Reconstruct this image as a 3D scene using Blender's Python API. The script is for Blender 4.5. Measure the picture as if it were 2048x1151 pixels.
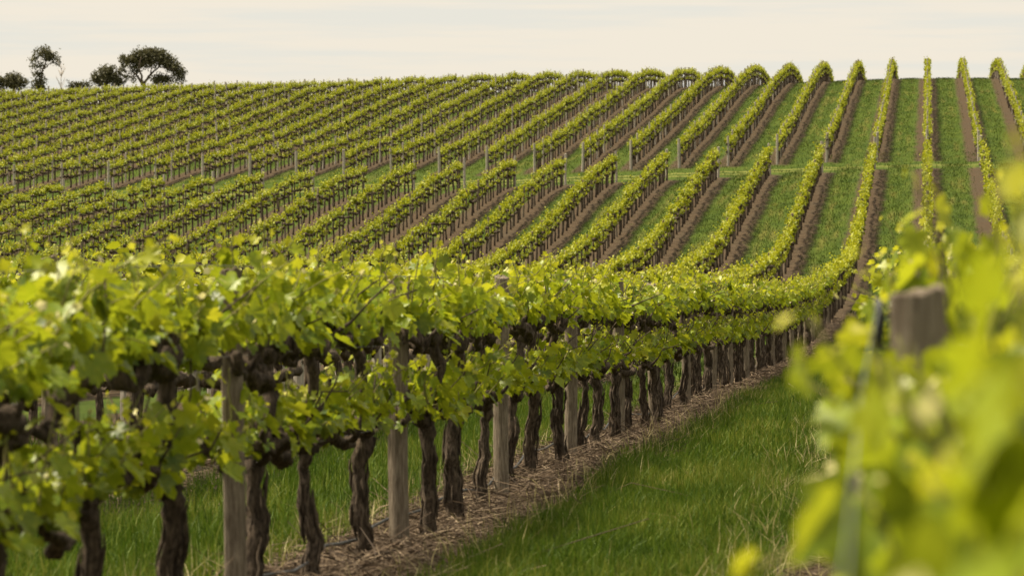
import bpy, bmesh, math, random
import numpy as np

SC = bpy.context.scene
for o in list(bpy.data.objects):
    bpy.data.objects.remove(o)
COL = SC.collection
rng = np.random.default_rng(11)
random.seed(5)
R = math.radians

# ------------------------------------------------------------------ camera
F_PX = 8333.0                      # focal length in pixels of the 2048 px wide photograph
YAW = math.atan(831.0 / F_PX)      # the rows run to the right of the optical axis
CAM_Z = 1.6
cd = bpy.data.cameras.new('camera')
cam = bpy.data.objects.new('camera', cd)
COL.objects.link(cam)
cam.location = (0, 0, CAM_Z)
cam.rotation_euler = (R(90), 0, YAW)
cd.sensor_width = 36
cd.lens = F_PX / 2048 * 36
cd.clip_start = 0.1
cd.clip_end = 20000
cd.dof.use_dof = True
cd.dof.focus_distance = 52
cd.dof.aperture_fstop = 7.0
cd.dof.aperture_blades = 9
SC.camera = cam
SC.render.resolution_x, SC.render.resolution_y = 1024, 575

# ------------------------------------------------------------------ light
SUN_EL, SUN_AZ = R(60), R(-78)     # azimuth from +Y (along the rows), negative to the left
SC.view_settings.view_transform = 'Standard'
SC.view_settings.look = 'None'
SC.view_settings.exposure = 1.0
SC.view_settings.gamma = 1.0
SC.cycles.max_bounces = 8
SC.cycles.transmission_bounces = 6
SC.cycles.diffuse_bounces = 4
SC.cycles.caustics_reflective = False
SC.cycles.caustics_refractive = False
SC.cycles.use_denoising = True

sd = bpy.data.lights.new('sun', 'SUN')
sun = bpy.data.objects.new('sun', sd)
COL.objects.link(sun)
sd.energy = 5.0
sd.angle = R(9.0)
sd.color = (1.0, 0.88, 0.67)
sun.rotation_euler = (R(90) - SUN_EL, 0, -SUN_AZ + R(180))


class NT:
    """small helper for building node trees"""
    def __init__(self, tree):
        self.t = tree
        tree.nodes.clear()

    def n(self, kind, **kw):
        nd = self.t.nodes.new(kind)
        ins = kw.pop('ins', {})
        for k, v in kw.items():
            setattr(nd, k, v)
        for k, v in ins.items():
            if isinstance(v, bpy.types.NodeSocket):
                self.t.links.new(v, nd.inputs[k])
            else:
                nd.inputs[k].default_value = v
        return nd

    def math(self, op, a, b=0.0, c=None, clamp=False):
        ins = {0: a, 1: b}
        if c is not None:
            ins[2] = c
        return self.n('ShaderNodeMath', operation=op, use_clamp=clamp, ins=ins).outputs[0]

    def mix(self, f, a, b):
        m = self.n('ShaderNodeMix', data_type='RGBA')
        for i, v in ((0, f), (6, a), (7, b)):
            if isinstance(v, bpy.types.NodeSocket):
                self.t.links.new(v, m.inputs[i])
            else:
                m.inputs[i].default_value = v if i == 0 else (*v[:3], 1)
        return m.outputs[2]

    def ramp(self, f, lo, hi, a=0.0, b=1.0):
        return self.n('ShaderNodeMapRange', interpolation_type='SMOOTHSTEP',
                      ins={0: f, 1: lo, 2: hi, 3: a, 4: b}).outputs[0]

    def noise(self, vec, scale, detail=4.0, rough=0.55):
        return self.n('ShaderNodeTexNoise', ins={'Vector': vec, 'Scale': scale, 'Detail': detail, 'Roughness': rough}).outputs[0]

    def mapping(self, vec, scale=(1, 1, 1), loc=(0, 0, 0)):
        return self.n('ShaderNodeMapping', ins={'Vector': vec, 'Scale': scale, 'Location': loc}).outputs[0]


world = bpy.data.worlds.new('World')
SC.world = world
world.use_nodes = True
w = NT(world.node_tree)
sky = w.n('ShaderNodeTexSky', sky_type='NISHITA')
sky.sun_disc = False
sky.sun_elevation = SUN_EL
sky.sun_rotation = SUN_AZ
sky.dust_density = 4.0
tc = w.n('ShaderNodeTexCoord').outputs['Generated']
# thin high overcast: streaks drawn out along the horizon
v1 = w.mapping(tc, (9, 9, 130))
v2 = w.mapping(tc, (22, 22, 420), (3, 1, 2))
n1 = w.noise(v1, 1.0, 5, 0.55)
n2 = w.noise(v2, 1.0, 4, 0.6)
nn = w.math('ADD', w.math('MULTIPLY', n1, 0.7), w.math('MULTIPLY', n2, 0.3))
f = w.ramp(nn, 0.44, 0.60)
cream = w.mix(f, (0.470, 0.432, 0.366), (0.428, 0.416, 0.372))
clouds = w.n('ShaderNodeBackground', ins={0: cream, 1: 1.0})
clear = w.n('ShaderNodeBackground', ins={0: sky.outputs[0], 1: 0.05})
mx = w.n('ShaderNodeMixShader', ins={0: 0.93, 1: clear.outputs[0], 2: clouds.outputs[0]})
w.n('ShaderNodeOutputWorld', ins={0: mx.outputs[0]})


# ------------------------------------------------------------------ materials
def material(name):
    m = bpy.data.materials.new(name)
    m.use_nodes = True
    return m, NT(m.node_tree)


def leaf_material(name, dark, mid, young, tip, trans=0.46, rough=0.42, spec=0.32):
    m, t = material(name)
    geo = t.n('ShaderNodeNewGeometry')
    rnd = geo.outputs['Random Per Island']
    age = t.n('ShaderNodeAttribute', attribute_name='age').outputs['Fac']
    oi = t.n('ShaderNodeObjectInfo').outputs['Random']
    pos = t.n('ShaderNodeTexCoord').outputs['Object']
    big = t.noise(pos, 2.2, 2)
    a = t.math('ADD', t.math('MULTIPLY', rnd, 0.75), t.math('MULTIPLY', t.math('SUBTRACT', big, 0.5), 0.9))
    a = t.math('ADD', a, t.math('MULTIPLY', t.math('SUBTRACT', oi, 0.5), 0.15))
    c = t.mix(t.ramp(a, 0.0, 0.55), dark, mid)
    c = t.mix(t.ramp(a, 0.55, 1.0, 0.0, 0.8), c, young)
    c = t.mix(t.ramp(age, 0.2, 0.75), c, young)
    c = t.mix(t.ramp(age, 0.78, 1.0), c, tip)
    blotch = t.noise(pos, 38, 3)
    c = t.mix(t.ramp(blotch, 0.35, 0.75, 0.0, 0.25), c, young)
    pr = t.n('ShaderNodeBsdfPrincipled', ins={'Base Color': c, 'Roughness': rough, 'Specular IOR Level': spec})
    tcol = t.mix(0.35, c, young)
    tr = t.n('ShaderNodeBsdfTranslucent', ins={0: tcol})
    ms = t.n('ShaderNodeMixShader', ins={0: trans, 1: pr.outputs[0], 2: tr.outputs[0]})
    t.n('ShaderNodeOutputMaterial', ins={0: ms.outputs[0]})
    return m


M_LEAF = leaf_material('vine_leaf', (0.046, 0.098, 0.004), (0.205, 0.285, 0.008), (0.48, 0.47, 0.024), (0.80, 0.72, 0.44))
M_FARLEAF = leaf_material('vine_leaf_hill', (0.075, 0.110, 0.006), (0.25, 0.29, 0.009), (0.46, 0.45, 0.022), (0.58, 0.54, 0.14), 0.34, 0.5, 0.22)
M_GUM = leaf_material('gum_leaf', (0.050, 0.052, 0.024), (0.095, 0.092, 0.042), (0.155, 0.143, 0.066), (0.14, 0.12, 0.06), 0.2, 0.6)


def bark_material(name, a, b, zs=7.0, bump=0.5, scale=18):
    m, t = material(name)
    pos = t.n('ShaderNodeTexCoord').outputs['Object']
    v = t.mapping(pos, (zs, zs, 1))
    n = t.noise(v, scale, 6, 0.65)
    n2 = t.noise(pos, 5, 3)
    rnd = t.n('ShaderNodeObjectInfo').outputs['Random']
    c = t.mix(t.ramp(n, 0.35, 0.68), a, b)
    c = t.mix(t.ramp(n2, 0.35, 0.75, 0, 0.5), c, tuple(x * 0.55 for x in a))
    c = t.mix(t.math('MULTIPLY', rnd, 0.3), c, a)
    bp = t.n('ShaderNodeBump', ins={'Strength': bump, 'Distance': 0.02, 'Height': n})
    pr = t.n('ShaderNodeBsdfPrincipled', ins={'Base Color': c, 'Roughness': 0.9, 'Specular IOR Level': 0.15, 'Normal': bp.outputs[0]})
    t.n('ShaderNodeOutputMaterial', ins={0: pr.outputs[0]})
    return m


M_BARK = bark_material('vine_bark', (0.030, 0.022, 0.016), (0.170, 0.128, 0.092), 5.0, 0.9, 14)
M_POST = bark_material('weathered_wood', (0.120, 0.092, 0.066), (0.34, 0.285, 0.215), 16.0, 0.6, 9)
M_SILVER_LIT = bark_material('silvered_wood_lit', (0.29, 0.255, 0.21), (0.54, 0.49, 0.42), 16.0, 0.3, 9)  # pale weathered wood, colour lightened further in place of sun on the shaded faces
M_CANE = bark_material('green_cane', (0.16, 0.17, 0.05), (0.26, 0.22, 0.09), 3.0, 0.1)
M_GUMBARK = bark_material('gum_bark', (0.11, 0.085, 0.065), (0.26, 0.22, 0.18), 3.0, 0.2, 3)
M_DEADWOOD = bark_material('dead_wood', (0.42, 0.36, 0.30), (0.62, 0.54, 0.46), 3.0, 0.2, 3)


def plain_material(name, col, rough=0.6, var=0.2):
    m, t = material(name)
    pos = t.n('ShaderNodeTexCoord').outputs['Object']
    n = t.noise(pos, 25, 4)
    c = t.mix(t.ramp(n, 0.3, 0.7), col, tuple(x * (1 - var) for x in col))
    pr = t.n('ShaderNodeBsdfPrincipled', ins={'Base Color': c, 'Roughness': rough})
    t.n('ShaderNodeOutputMaterial', ins={0: pr.outputs[0]})
    return m


M_HOSE = plain_material('black_hose', (0.014, 0.014, 0.015), 0.55)
M_WIRE = plain_material('galvanised_wire', (0.13, 0.13, 0.12), 0.6)
M_GREENWIRE = plain_material('pale_green_wire', (0.16, 0.19, 0.15), 0.5)
M_CLIP = plain_material('black_clip', (0.02, 0.02, 0.022), 0.5)


def grass_material(name, cols, trans=0.3):
    m, t = material(name)
    rnd = t.n('ShaderNodeNewGeometry').outputs['Random Per Island']
    pos = t.n('ShaderNodeTexCoord').outputs['Object']
    big = t.noise(t.mapping(pos, (1, 0.35, 1)), 0.9, 4)
    a = t.math('ADD', t.math('MULTIPLY', rnd, 0.8), t.math('MULTIPLY', t.math('SUBTRACT', big, 0.5), 1.4))
    c = t.mix(t.ramp(a, 0.0, 0.45), cols[0], cols[1])
    c = t.mix(t.ramp(a, 0.45, 0.85), c, cols[2])
    c = t.mix(t.ramp(a, 0.92, 1.05), c, cols[3])
    pr = t.n('ShaderNodeBsdfPrincipled', ins={'Base Color': c, 'Roughness': 0.6, 'Specular IOR Level': 0.15})
    tr = t.n('ShaderNodeBsdfTranslucent', ins={0: c})
    ms = t.n('ShaderNodeMixShader', ins={0: trans, 1: pr.outputs[0], 2: tr.outputs[0]})
    t.n('ShaderNodeOutputMaterial', ins={0: ms.outputs[0]})
    return m


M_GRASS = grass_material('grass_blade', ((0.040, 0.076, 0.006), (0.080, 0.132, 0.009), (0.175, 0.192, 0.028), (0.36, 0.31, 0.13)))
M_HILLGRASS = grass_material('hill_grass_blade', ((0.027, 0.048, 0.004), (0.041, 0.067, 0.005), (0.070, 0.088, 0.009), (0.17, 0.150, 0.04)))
M_DRYGRASS = grass_material('dry_grass', ((0.30, 0.26, 0.10), (0.42, 0.36, 0.17), (0.52, 0.45, 0.25), (0.20, 0.24, 0.05)))


def straw_material():
    m, t = material('straw')
    rnd = t.n('ShaderNodeNewGeometry').outputs['Random Per Island']
    pos = t.n('ShaderNodeTexCoord').outputs['Object']
    big = t.noise(pos, 1.6, 3)
    a = t.math('ADD', t.math('MULTIPLY', rnd, 0.9), t.math('MULTIPLY', t.math('SUBTRACT', big, 0.5), 0.6))
    c = t.mix(t.ramp(a, 0.0, 0.6), (0.042, 0.028, 0.018), (0.115, 0.080, 0.052))
    c = t.mix(t.ramp(a, 0.6, 1.0), c, (0.28, 0.215, 0.145))
    pr = t.n('ShaderNodeBsdfPrincipled', ins={'Base Color': c, 'Roughness': 0.8, 'Specular IOR Level': 0.2})
    t.n('ShaderNodeOutputMaterial', ins={0: pr.outputs[0]})
    return m


M_STRAW = straw_material()


def ground_material():
    m, t = material('vineyard_ground')
    pos = t.n('ShaderNodeTexCoord').outputs['Object']
    sep = t.n('ShaderNodeSeparateXYZ', ins={0: pos})
    X, Y = sep.outputs[0], sep.outputs[1]
    wob = t.noise(pos, 0.8, 6, 0.7)
    wob3 = t.noise(pos, 6.0, 4, 0.7)
    wob2 = t.noise(t.mapping(pos, (1, 0.25, 1)), 0.35, 3)
    d = t.math('PINGPONG', X, 1.5)                               # distance to the nearest vine row
    d = t.math('ADD', d, t.math('MULTIPLY', t.math('SUBTRACT', wob, 0.5), 0.75))
    d = t.math('ADD', d, t.math('MULTIPLY', t.math('SUBTRACT', wob3, 0.5), 0.45))
    d = t.math('ADD', d, t.math('MULTIPLY', t.math('SUBTRACT', wob2, 0.5), 0.35))
    soil = t.ramp(d, 0.55, 0.92, 1.0, 0.0)
    # the grass headland crossing the slope
    ax = t.math('MULTIPLY', X, -1 / 3.0)
    lo = t.math('ADD', 243.5, t.math('MULTIPLY', t.math('EXPONENT', t.math('MULTIPLY', t.math('MAXIMUM', ax, 0.0), -0.25)), -9.0))
    up = t.math('ADD', 257.5, t.math('MULTIPLY', t.math('EXPONENT', t.math('MULTIPLY', t.math('MAXIMUM', ax, 0.0), -0.167)), -11.0))
    jit = t.math('MULTIPLY', t.math('SUBTRACT', wob, 0.5), 5.0)
    s1 = t.math('SUBTRACT', t.math('ADD', Y, jit), lo)
    s2 = t.math('SUBTRACT', up, t.math('ADD', Y, jit))
    head = t.math('MULTIPLY', t.ramp(s1, -1.0, 1.5), t.ramp(s2, -1.0, 1.5))
    soil = t.math('MULTIPLY', soil, t.math('SUBTRACT', 1.0, head))
    # wheel tracks on the headland
    mid = t.math('MULTIPLY', t.math('ADD', lo, up), 0.5)
    trk = t.math('ABSOLUTE', t.math('SUBTRACT', t.math('ABSOLUTE', t.math('SUBTRACT', Y, mid)), 1.2))
    trk = t.math('MULTIPLY', t.ramp(trk, 0.25, 0.8, 0.8, 0.0), head)
    far = t.ramp(Y, 430.0, 460.0)
    soil = t.math('MULTIPLY', soil, t.math('SUBTRACT', 1.0, far))
    n1 = t.noise(pos, 9, 6, 0.65)
    n2 = t.noise(t.mapping(pos, (1, 0.3, 1)), 1.1, 5, 0.6)
    n3 = t.noise(pos, 45, 5, 0.7)
    alley = t.ramp(t.math('ABSOLUTE', t.math('SUBTRACT', t.math('PINGPONG', X, 1.5), 1.25)), 0.0, 0.4, 1.0, 0.0)
    streak = t.math('MULTIPLY', alley, t.ramp(t.noise(t.mapping(pos, (1.2, 0.06, 1)), 0.9, 4, 0.6), 0.48, 0.70))
    sc = t.mix(t.ramp(n1, 0.3, 0.7), (0.036, 0.024, 0.014), (0.080, 0.055, 0.032))
    sc = t.mix(t.ramp(n3, 0.5, 0.75, 0, 0.6), sc, (0.115, 0.080, 0.048))
    sc = t.mix(t.ramp(t.noise(t.mapping(pos, (1, 0.4, 1)), 0.55, 5, 0.65), 0.42, 0.66, 0, 0.6), sc, (0.055, 0.042, 0.026))
    sc = t.mix(t.ramp(t.noise(pos, 2.6, 4, 0.7), 0.60, 0.72, 0, 0.55), sc, (0.06, 0.075, 0.012))
    gc = t.mix(t.ramp(n2, 0.3, 0.62), (0.030, 0.053, 0.004), (0.052, 0.078, 0.007))
    gc = t.mix(t.ramp(t.noise(t.mapping(pos, (1.6, 0.12, 1)), 0.8, 3), 0.60, 0.78, 0, 0.7), gc, (0.135, 0.135, 0.025))
    gc = t.mix(t.ramp(n3, 0.4, 0.75, 0, 0.35), gc, (0.034, 0.050, 0.010))
    gc = t.mix(t.math('MULTIPLY', streak, 0.5), gc, (0.150, 0.125, 0.030))
    gc = t.mix(trk, gc, (0.16, 0.16, 0.04))
    c = t.mix(soil, gc, sc)
    h = t.math('ADD', t.math('MULTIPLY', n1, 0.6), t.math('MULTIPLY', n3, 0.4))
    bp = t.n('ShaderNodeBump', ins={'Strength': 0.9, 'Distance': 0.06, 'Height': h})
    pr = t.n('ShaderNodeBsdfPrincipled', ins={'Base Color': c, 'Roughness': 0.95, 'Specular IOR Level': 0.1, 'Normal': bp.outputs[0]})
    t.n('ShaderNodeOutputMaterial', ins={0: pr.outputs[0]})
    return m


M_GROUND = ground_material()


# ------------------------------------------------------------------ mesh helpers
def build_mesh(name, V, faces, mats, fmat=None, age=None, smooth=True):
    """V (n,3); faces = list of int arrays (m,k); fmat = list of material indices, one per face array"""
    me = bpy.data.meshes.new(name)
    V = np.asarray(V, dtype=np.float32)
    faces = [np.asarray(f, dtype=np.int32) for f in faces if len(f)]
    loops = np.concatenate([f.ravel() for f in faces])
    tot = np.concatenate([np.full(len(f), f.shape[1], dtype=np.int32) for f in faces])
    start = np.concatenate(([0], np.cumsum(tot)[:-1])).astype(np.int32)
    me.vertices.add(len(V)); me.vertices.foreach_set('co', V.ravel())
    me.loops.add(len(loops)); me.loops.foreach_set('vertex_index', loops)
    me.polygons.add(len(tot)); me.polygons.foreach_set('loop_start', start); me.polygons.foreach_set('loop_total', tot)
    for m in mats:
        me.materials.append(m)
    if fmat is not None:
        mi = np.concatenate([np.full(len(f), i, dtype=np.int32) for f, i in zip(faces, fmat)])
        me.polygons.foreach_set('material_index', mi)
    me.polygons.foreach_set('use_smooth', np.full(len(tot), smooth))
    if age is not None:
        at = me.attributes.new('age', 'FLOAT', 'POINT')
        at.data.foreach_set('value', np.asarray(age, dtype=np.float32))
    me.update(calc_edges=True)
    me.validate()
    return me


class Bag:
    """collects arrays of verts and faces"""
    def __init__(self):
        self.V, self.F, self.M, self.A, self.n = [], [], [], [], 0

    def add(self, V, faces, mat=0, age=None):
        V = np.asarray(V, dtype=np.float64).reshape(-1, 3)
        for f in faces:
            if len(f):
                self.F.append(np.asarray(f, dtype=np.int64) + self.n)
                self.M.append(mat)
        self.V.append(V)
        self.A.append(np.zeros(len(V)) if age is None else np.asarray(age))
        self.n += len(V)

    def mesh(self, name, mats, smooth=True):
        return build_mesh(name, np.concatenate(self.V), self.F, mats, self.M, np.concatenate(self.A), smooth)


def tube(path, rad, seg=8, rough=0.0, r=None, cap=True, twist=0.0):
    """tapered tube along a polyline with knobbly radius"""
    path = np.asarray(path, float); n = len(path)
    rad = np.broadcast_to(np.asarray(rad, float), (n,))
    T = np.gradient(path, axis=0)
    T /= np.linalg.norm(T, axis=1)[:, None] + 1e-9
    ref = np.array([1.0, 0, 0]) if abs(T[0][0]) < 0.8 else np.array([0, 1.0, 0])
    V = []
    prev = None
    prof = (r.normal(0, 1, seg) if r is not None else np.zeros(seg))
    for i in range(n):
        u = ref if prev is None else prev
        u = u - T[i] * (u @ T[i]); u /= np.linalg.norm(u) + 1e-9
        prev = u
        v = np.cross(T[i], u)
        a = np.arange(seg) * 2 * math.pi / seg + twist * i
        k = np.ones(seg)
        if rough and r is not None:
            k = 1 + rough * (0.6 * prof + 0.7 * r.normal(0, 1, seg))
        V.append(path[i] + (np.cos(a) * rad[i] * k)[:, None] * u + (np.sin(a) * rad[i] * k)[:, None] * v)
    V = np.concatenate(V)
    i, j = np.meshgrid(np.arange(n - 1), np.arange(seg), indexing='ij')
    j2 = (j + 1) % seg
    Q = np.stack([i * seg + j, i * seg + j2, (i + 1) * seg + j2, (i + 1) * seg + j], -1).reshape(-1, 4)
    faces = [Q]
    if cap:
        V = np.concatenate([V, path[:1] - T[0] * rad[0] * 0.3, path[-1:] + T[-1] * rad[-1] * 0.3])
        c = len(V) - 1; b = (n - 1) * seg
        faces.append(np.stack([(np.arange(seg) + 1) % seg, np.arange(seg), np.full(seg, c - 1)], -1))
        faces.append(np.stack([b + np.arange(seg), b + (np.arange(seg) + 1) % seg, np.full(seg, c)], -1))
    return V, faces


def frames(tip, nor):
    tip = tip / (np.linalg.norm(tip, axis=1)[:, None] + 1e-9)
    side = np.cross(tip, nor); side /= np.linalg.norm(side, axis=1)[:, None] + 1e-9
    nor = np.cross(side, tip)
    return np.stack([side, tip, nor], axis=-1)            # columns


def scatter_template(T, faces, pos, Rm, scale):
    """copies of a small template at many places"""
    n, m = len(pos), len(T)
    V = np.einsum('nij,nmj->nmi', Rm, T[None] * scale[:, None, None]) + pos[:, None, :]
    out = [(f[None] + (np.arange(n) * m)[:, None, None]).reshape(-1, f.shape[1]) for f in faces]
    return V.reshape(-1, 3), out


def grape_leaf(seed):
    r = np.random.default_rng(seed)
    half = [(0, 1.0), (10, 0.80), (20, 0.84), (33, 0.60), (46, 0.80), (57, 0.92), (70, 0.78), (84, 0.76), (98, 0.55),
            (112, 0.66), (128, 0.70), (146, 0.60), (162, 0.50), (176, 0.14)]
    pts = [(a, q) for a, q in half] + [(360 - a, q) for a, q in half[::-1] if a not in (0,)]
    a = np.array([R(p[0]) for p in pts]); q = np.array([p[1] for p in pts]) * (1 + r.normal(0, 0.05, len(pts)))
    x = np.sin(a) * q * 0.62; y = np.cos(a) * q * 0.60 + 0.12
    fold = r.uniform(0.15, 0.45); droop = r.uniform(0.15, 0.5)
    z = fold * np.abs(x) - droop * y * y * 0.6 - 0.25 * x * x + r.normal(0, 0.035, len(pts))
    V = np.concatenate([[[0, 0.12, -0.02]], np.stack([x, y, z], 1)])
    n = len(pts)
    F = np.stack([np.zeros(n, int), 1 + (np.arange(n) + 1) % n, 1 + np.arange(n)], 1)
    return V, [F]


LEAVES = [grape_leaf(s) for s in range(5)]
KITE = (np.array([[0, -0.42, 0.02], [0.42, -0.22, 0.10], [0.36, 0.25, 0.06], [0, 0.55, -0.12], [-0.36, 0.25, 0.06], [-0.42, -0.22, 0.10], [0, 0, -0.02]]),
        [np.array([[6, i, (i + 1) % 6] for i in range(6)])])


# ------------------------------------------------------------------ terrain
K = np.array([(-4000, -1.2), (-60, -1.6), (0, -1.62), (24, -1.50), (50, -1.52), (80, -1.60), (100, -1.50), (116, -1.30), (129, -1.02),
              (150, -0.48), (168, 0.38), (185, 1.65), (201, 3.35), (227, 6.0), (236, 6.75), (245, 7.2), (250, 7.65), (258, 8.35), (300, 12.45), (343, 16.59)])
ys = np.arange(-400, 1200, 1.0)
slope = np.gradient(np.interp(ys, K[:, 0], K[:, 1]), ys)
slope[ys > 343] = np.clip(0.10 - 0.0023 * (ys[ys > 343] - 343), -0.055, 1)
slope[ys > 470] = np.clip(-0.055 + 0.0005 * (ys[ys > 470] - 470), -1, 0.0)
kern = np.hanning(15); kern /= kern.sum()
slope = np.convolve(np.pad(slope, 7, mode='edge'), kern, mode='valid')
zs = np.cumsum(slope) * 1.0
zs += -1.50 - np.interp(24, ys, zs)


def ground_z(x, y):
    x = np.asarray(x, float); y = np.asarray(y, float)
    z = np.interp(y, ys, zs) + CAM_Z
    s = np.clip((y - 60) / 150, 0, 1); s = s * s * (3 - 2 * s)
    e = np.clip((y - 900) / 1500, 0, 1)
    xx = np.where(x < 0, -150 * np.tanh(-x / 150), 20 * np.tanh(np.maximum(x, 0) / 60) * -0.3)
    tilt = np.interp(y, (0, 205, 225, 245, 258, 280, 300, 362), (0.070, 0.070, 0.061, 0.051, 0.043, 0.047, 0.044, 0.030))
    z = z + tilt * xx * s * (1 - e)
    z = z + 0.03 * np.sin(x * 0.9 + 1.3) * np.sin(y * 0.31) + 0.05 * np.sin(y * 0.11 + x * 0.2) * s
    # vine rows stand on a slight mound
    d = np.abs((x + 1.5) % 3.0 - 1.5)
    z = z + 0.045 * np.clip(1 - d / 0.8, 0, 1) ** 1.5 * np.clip((420 - y) / 20, 0, 1) * np.clip((y + 6) / 6, 0, 1)
    return z


def project(x, y, z):
    c, s = math.cos(YAW), math.sin(YAW)
    dc = -x * s + y * c; xc = x * c + y * s
    return 1024 + F_PX * xc / dc, 575.5 - F_PX * (z - CAM_Z) / dc, dc


def unproject(px, py, dc):
    c, s = math.cos(YAW), math.sin(YAW)
    xc = (px - 1024) / F_PX * dc
    return np.array([xc * c - dc * s, xc * s + dc * c, CAM_Z - (py - 575.5) / F_PX * dc])


def tag(o, label=None, cat=None, group=None, kind=None):
    if label: o['label'] = label
    if cat: o['category'] = cat
    if group: o['group'] = group
    if kind: o['kind'] = kind
    return o


def link(name, me, parent=None, loc=(0, 0, 0)):
    o = bpy.data.objects.new(name, me)
    COL.objects.link(o)
    o.location = loc
    if parent: o.parent = parent
    return o


xs = np.unique(np.concatenate([np.arange(-16, 8, 0.2), np.arange(-110, 30, 0.5), np.array([-4000, -2500, -1500, -900, -600, -400, -300, -220, -160, -130]),
                               np.array([40, 60, 90, 130, 200, 300, 450, 700, 1200, 2000, 4000])]).round(3))
yg = np.unique(np.concatenate([np.arange(-8, 70, 0.4), np.arange(70, 460, 1.5), np.arange(460, 900, 12),
                               np.array([-3000, -1200, -500, -200, -90, -40, -20, 950, 1050, 1200, 1500, 2000, 3000, 4500, 7000])]).round(3))
gx, gy = np.meshgrid(xs, yg)
gz = ground_z(gx, gy)
nx, ny = len(xs), len(yg)
ii, jj = np.meshgrid(np.arange(ny - 1), np.arange(nx - 1), indexing='ij')
Q = np.stack([ii * nx + jj, ii * nx + jj + 1, (ii + 1) * nx + jj + 1, (ii + 1) * nx + jj], -1).reshape(-1, 4)
gm = build_mesh('hillside', np.stack([gx, gy, gz], -1).reshape(-1, 3), [Q], [M_GROUND])
tag(link('hillside', gm), 'rolling vineyard hillside of green grass alleys and brown soil strips', 'hillside', kind='structure')


# ------------------------------------------------------------------ grapevine prototypes
def wiggle(a, b, n, amp, r, sag=0.0):
    t = np.linspace(0, 1, n)[:, None]
    p = np.asarray(a) * (1 - t) + np.asarray(b) * t
    w_ = np.cumsum(r.normal(0, 1, (n, 3)), axis=0); w_ -= w_[0] + t * (w_[-1] - w_[0])
    return p + amp * w_ / math.sqrt(n)


def shoot_leaves(bag, base, r, up_len, lean, leaf_size, cane=True, zcap=None, droop=0.0):
    """one spring shoot: a cane and its alternate leaves, small pale ones at the tip"""
    n = max(5, int(up_len / 0.042))
    d = np.array([lean, r.normal(0, 0.16), 1.0]); d /= np.linalg.norm(d)
    t = np.linspace(0, 1, n)
    p = base + t[:, None] * d * up_len
    p[:, 0] += 0.5 * lean * up_len * t ** 2
    p[:, 2] -= droop * up_len * t ** 2
    p += np.cumsum(r.normal(0, 0.006, (n, 3)), axis=0)
    if cane:
        V, F = tube(p, 0.0045 * (1 - 0.7 * t) + 0.001, 4)
        bag.add(V, F, 1)
    az = r.uniform(0, 6.28)
    P, TIP, NOR, S, A = [], [], [], [], []
    for i in range(n):
        az += math.pi + r.normal(0, 0.7)
        out = np.array([math.cos(az) * 1.1, math.sin(az), 0])
        q = t[i]
        size = leaf_size * (0.75 + 0.35 * min(1, q * 4)) * (1 - 0.75 * max(0, q - 0.55) / 0.45) * r.uniform(0.62, 1.28)
        pet = size * r.uniform(0.4, 0.9)
        pos = p[i] + out * pet * 0.9 + np.array([0, 0, pet * r.uniform(-0.1, 0.5)])
        tip = out * r.uniform(0.1, 0.8) + np.array([0, 0, -r.uniform(0.2, 1.2) + 1.5 * max(0, q - 0.7)]) + r.normal(0, 0.3, 3)
        nor = out * r.uniform(0.4, 1.2) + np.array([0, 0, r.uniform(-0.1, 0.75)]) + r.normal(0, 0.35, 3)
        P.append(pos); TIP.append(tip); NOR.append(nor); S.append(size)
        A.append(np.clip((q - 0.45) / 0.55, 0, 1) ** 1.3 * r.uniform(0.5, 1.05))
    return P, TIP, NOR, S, A


def make_canopy(r, z0, n_shoots, lo, hi, leaf_size, half=0.92, tall=0.08, hang=1.3):
    bag = Bag()
    P, TIP, NOR, S, A = [], [], [], [], []
    ph = r.uniform(0, 6.28, 2)
    for y in np.linspace(-half, half, n_shoots) + r.normal(0, 0.05, n_shoots):
        b = np.array([r.normal(0, 0.035), y, z0 + r.normal(0, 0.03)])
        wave = 1 + 0.28 * math.sin(y * 5.3 + ph[0]) + 0.16 * math.sin(y * 11 + ph[1])
        up = r.random() < tall
        L = r.uniform(lo, hi) * (1.45 if up else wave)
        res = shoot_leaves(bag, b, r, L, r.normal(0, 0.15 if up else 0.38), leaf_size * (0.85 if up else 1), droop=0.1 if up or r.random() < 0.7 else 0.65)
        for a, b_ in zip((P, TIP, NOR, S, A), res): a.extend(b_)
    # basal leaves hanging about the cordon
    for _ in range(int(n_shoots * hang)):
        az = r.uniform(0, 6.28); out = np.array([math.cos(az) * 1.3, math.sin(az) * 0.7, 0])
        P.append(np.array([0, r.uniform(-half, half), z0 + r.uniform(-0.06, 0.12)]) + out * r.uniform(0.06, 0.16))
        TIP.append(out * 0.6 + np.array([0, 0, -r.uniform(0.2, 1)])); NOR.append(out + np.array([0, 0, 0.5]) + r.normal(0, 0.3, 3))
        S.append(leaf_size * r.uniform(0.75, 1.2)); A.append(r.uniform(0, 0.3))
    P, TIP, NOR, S, A = map(np.array, (P, TIP, NOR, S, A))
    Rm = frames(TIP, NOR)
    which = r.integers(0, len(LEAVES), len(P))
    for k, (T, F) in enumerate(LEAVES):
        m = which == k
        if m.any():
            V, FF = scatter_template(T, F, P[m], Rm[m], S[m])
            bag.add(V, FF, 0, np.repeat(A[m], len(T)))
    return bag


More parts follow.
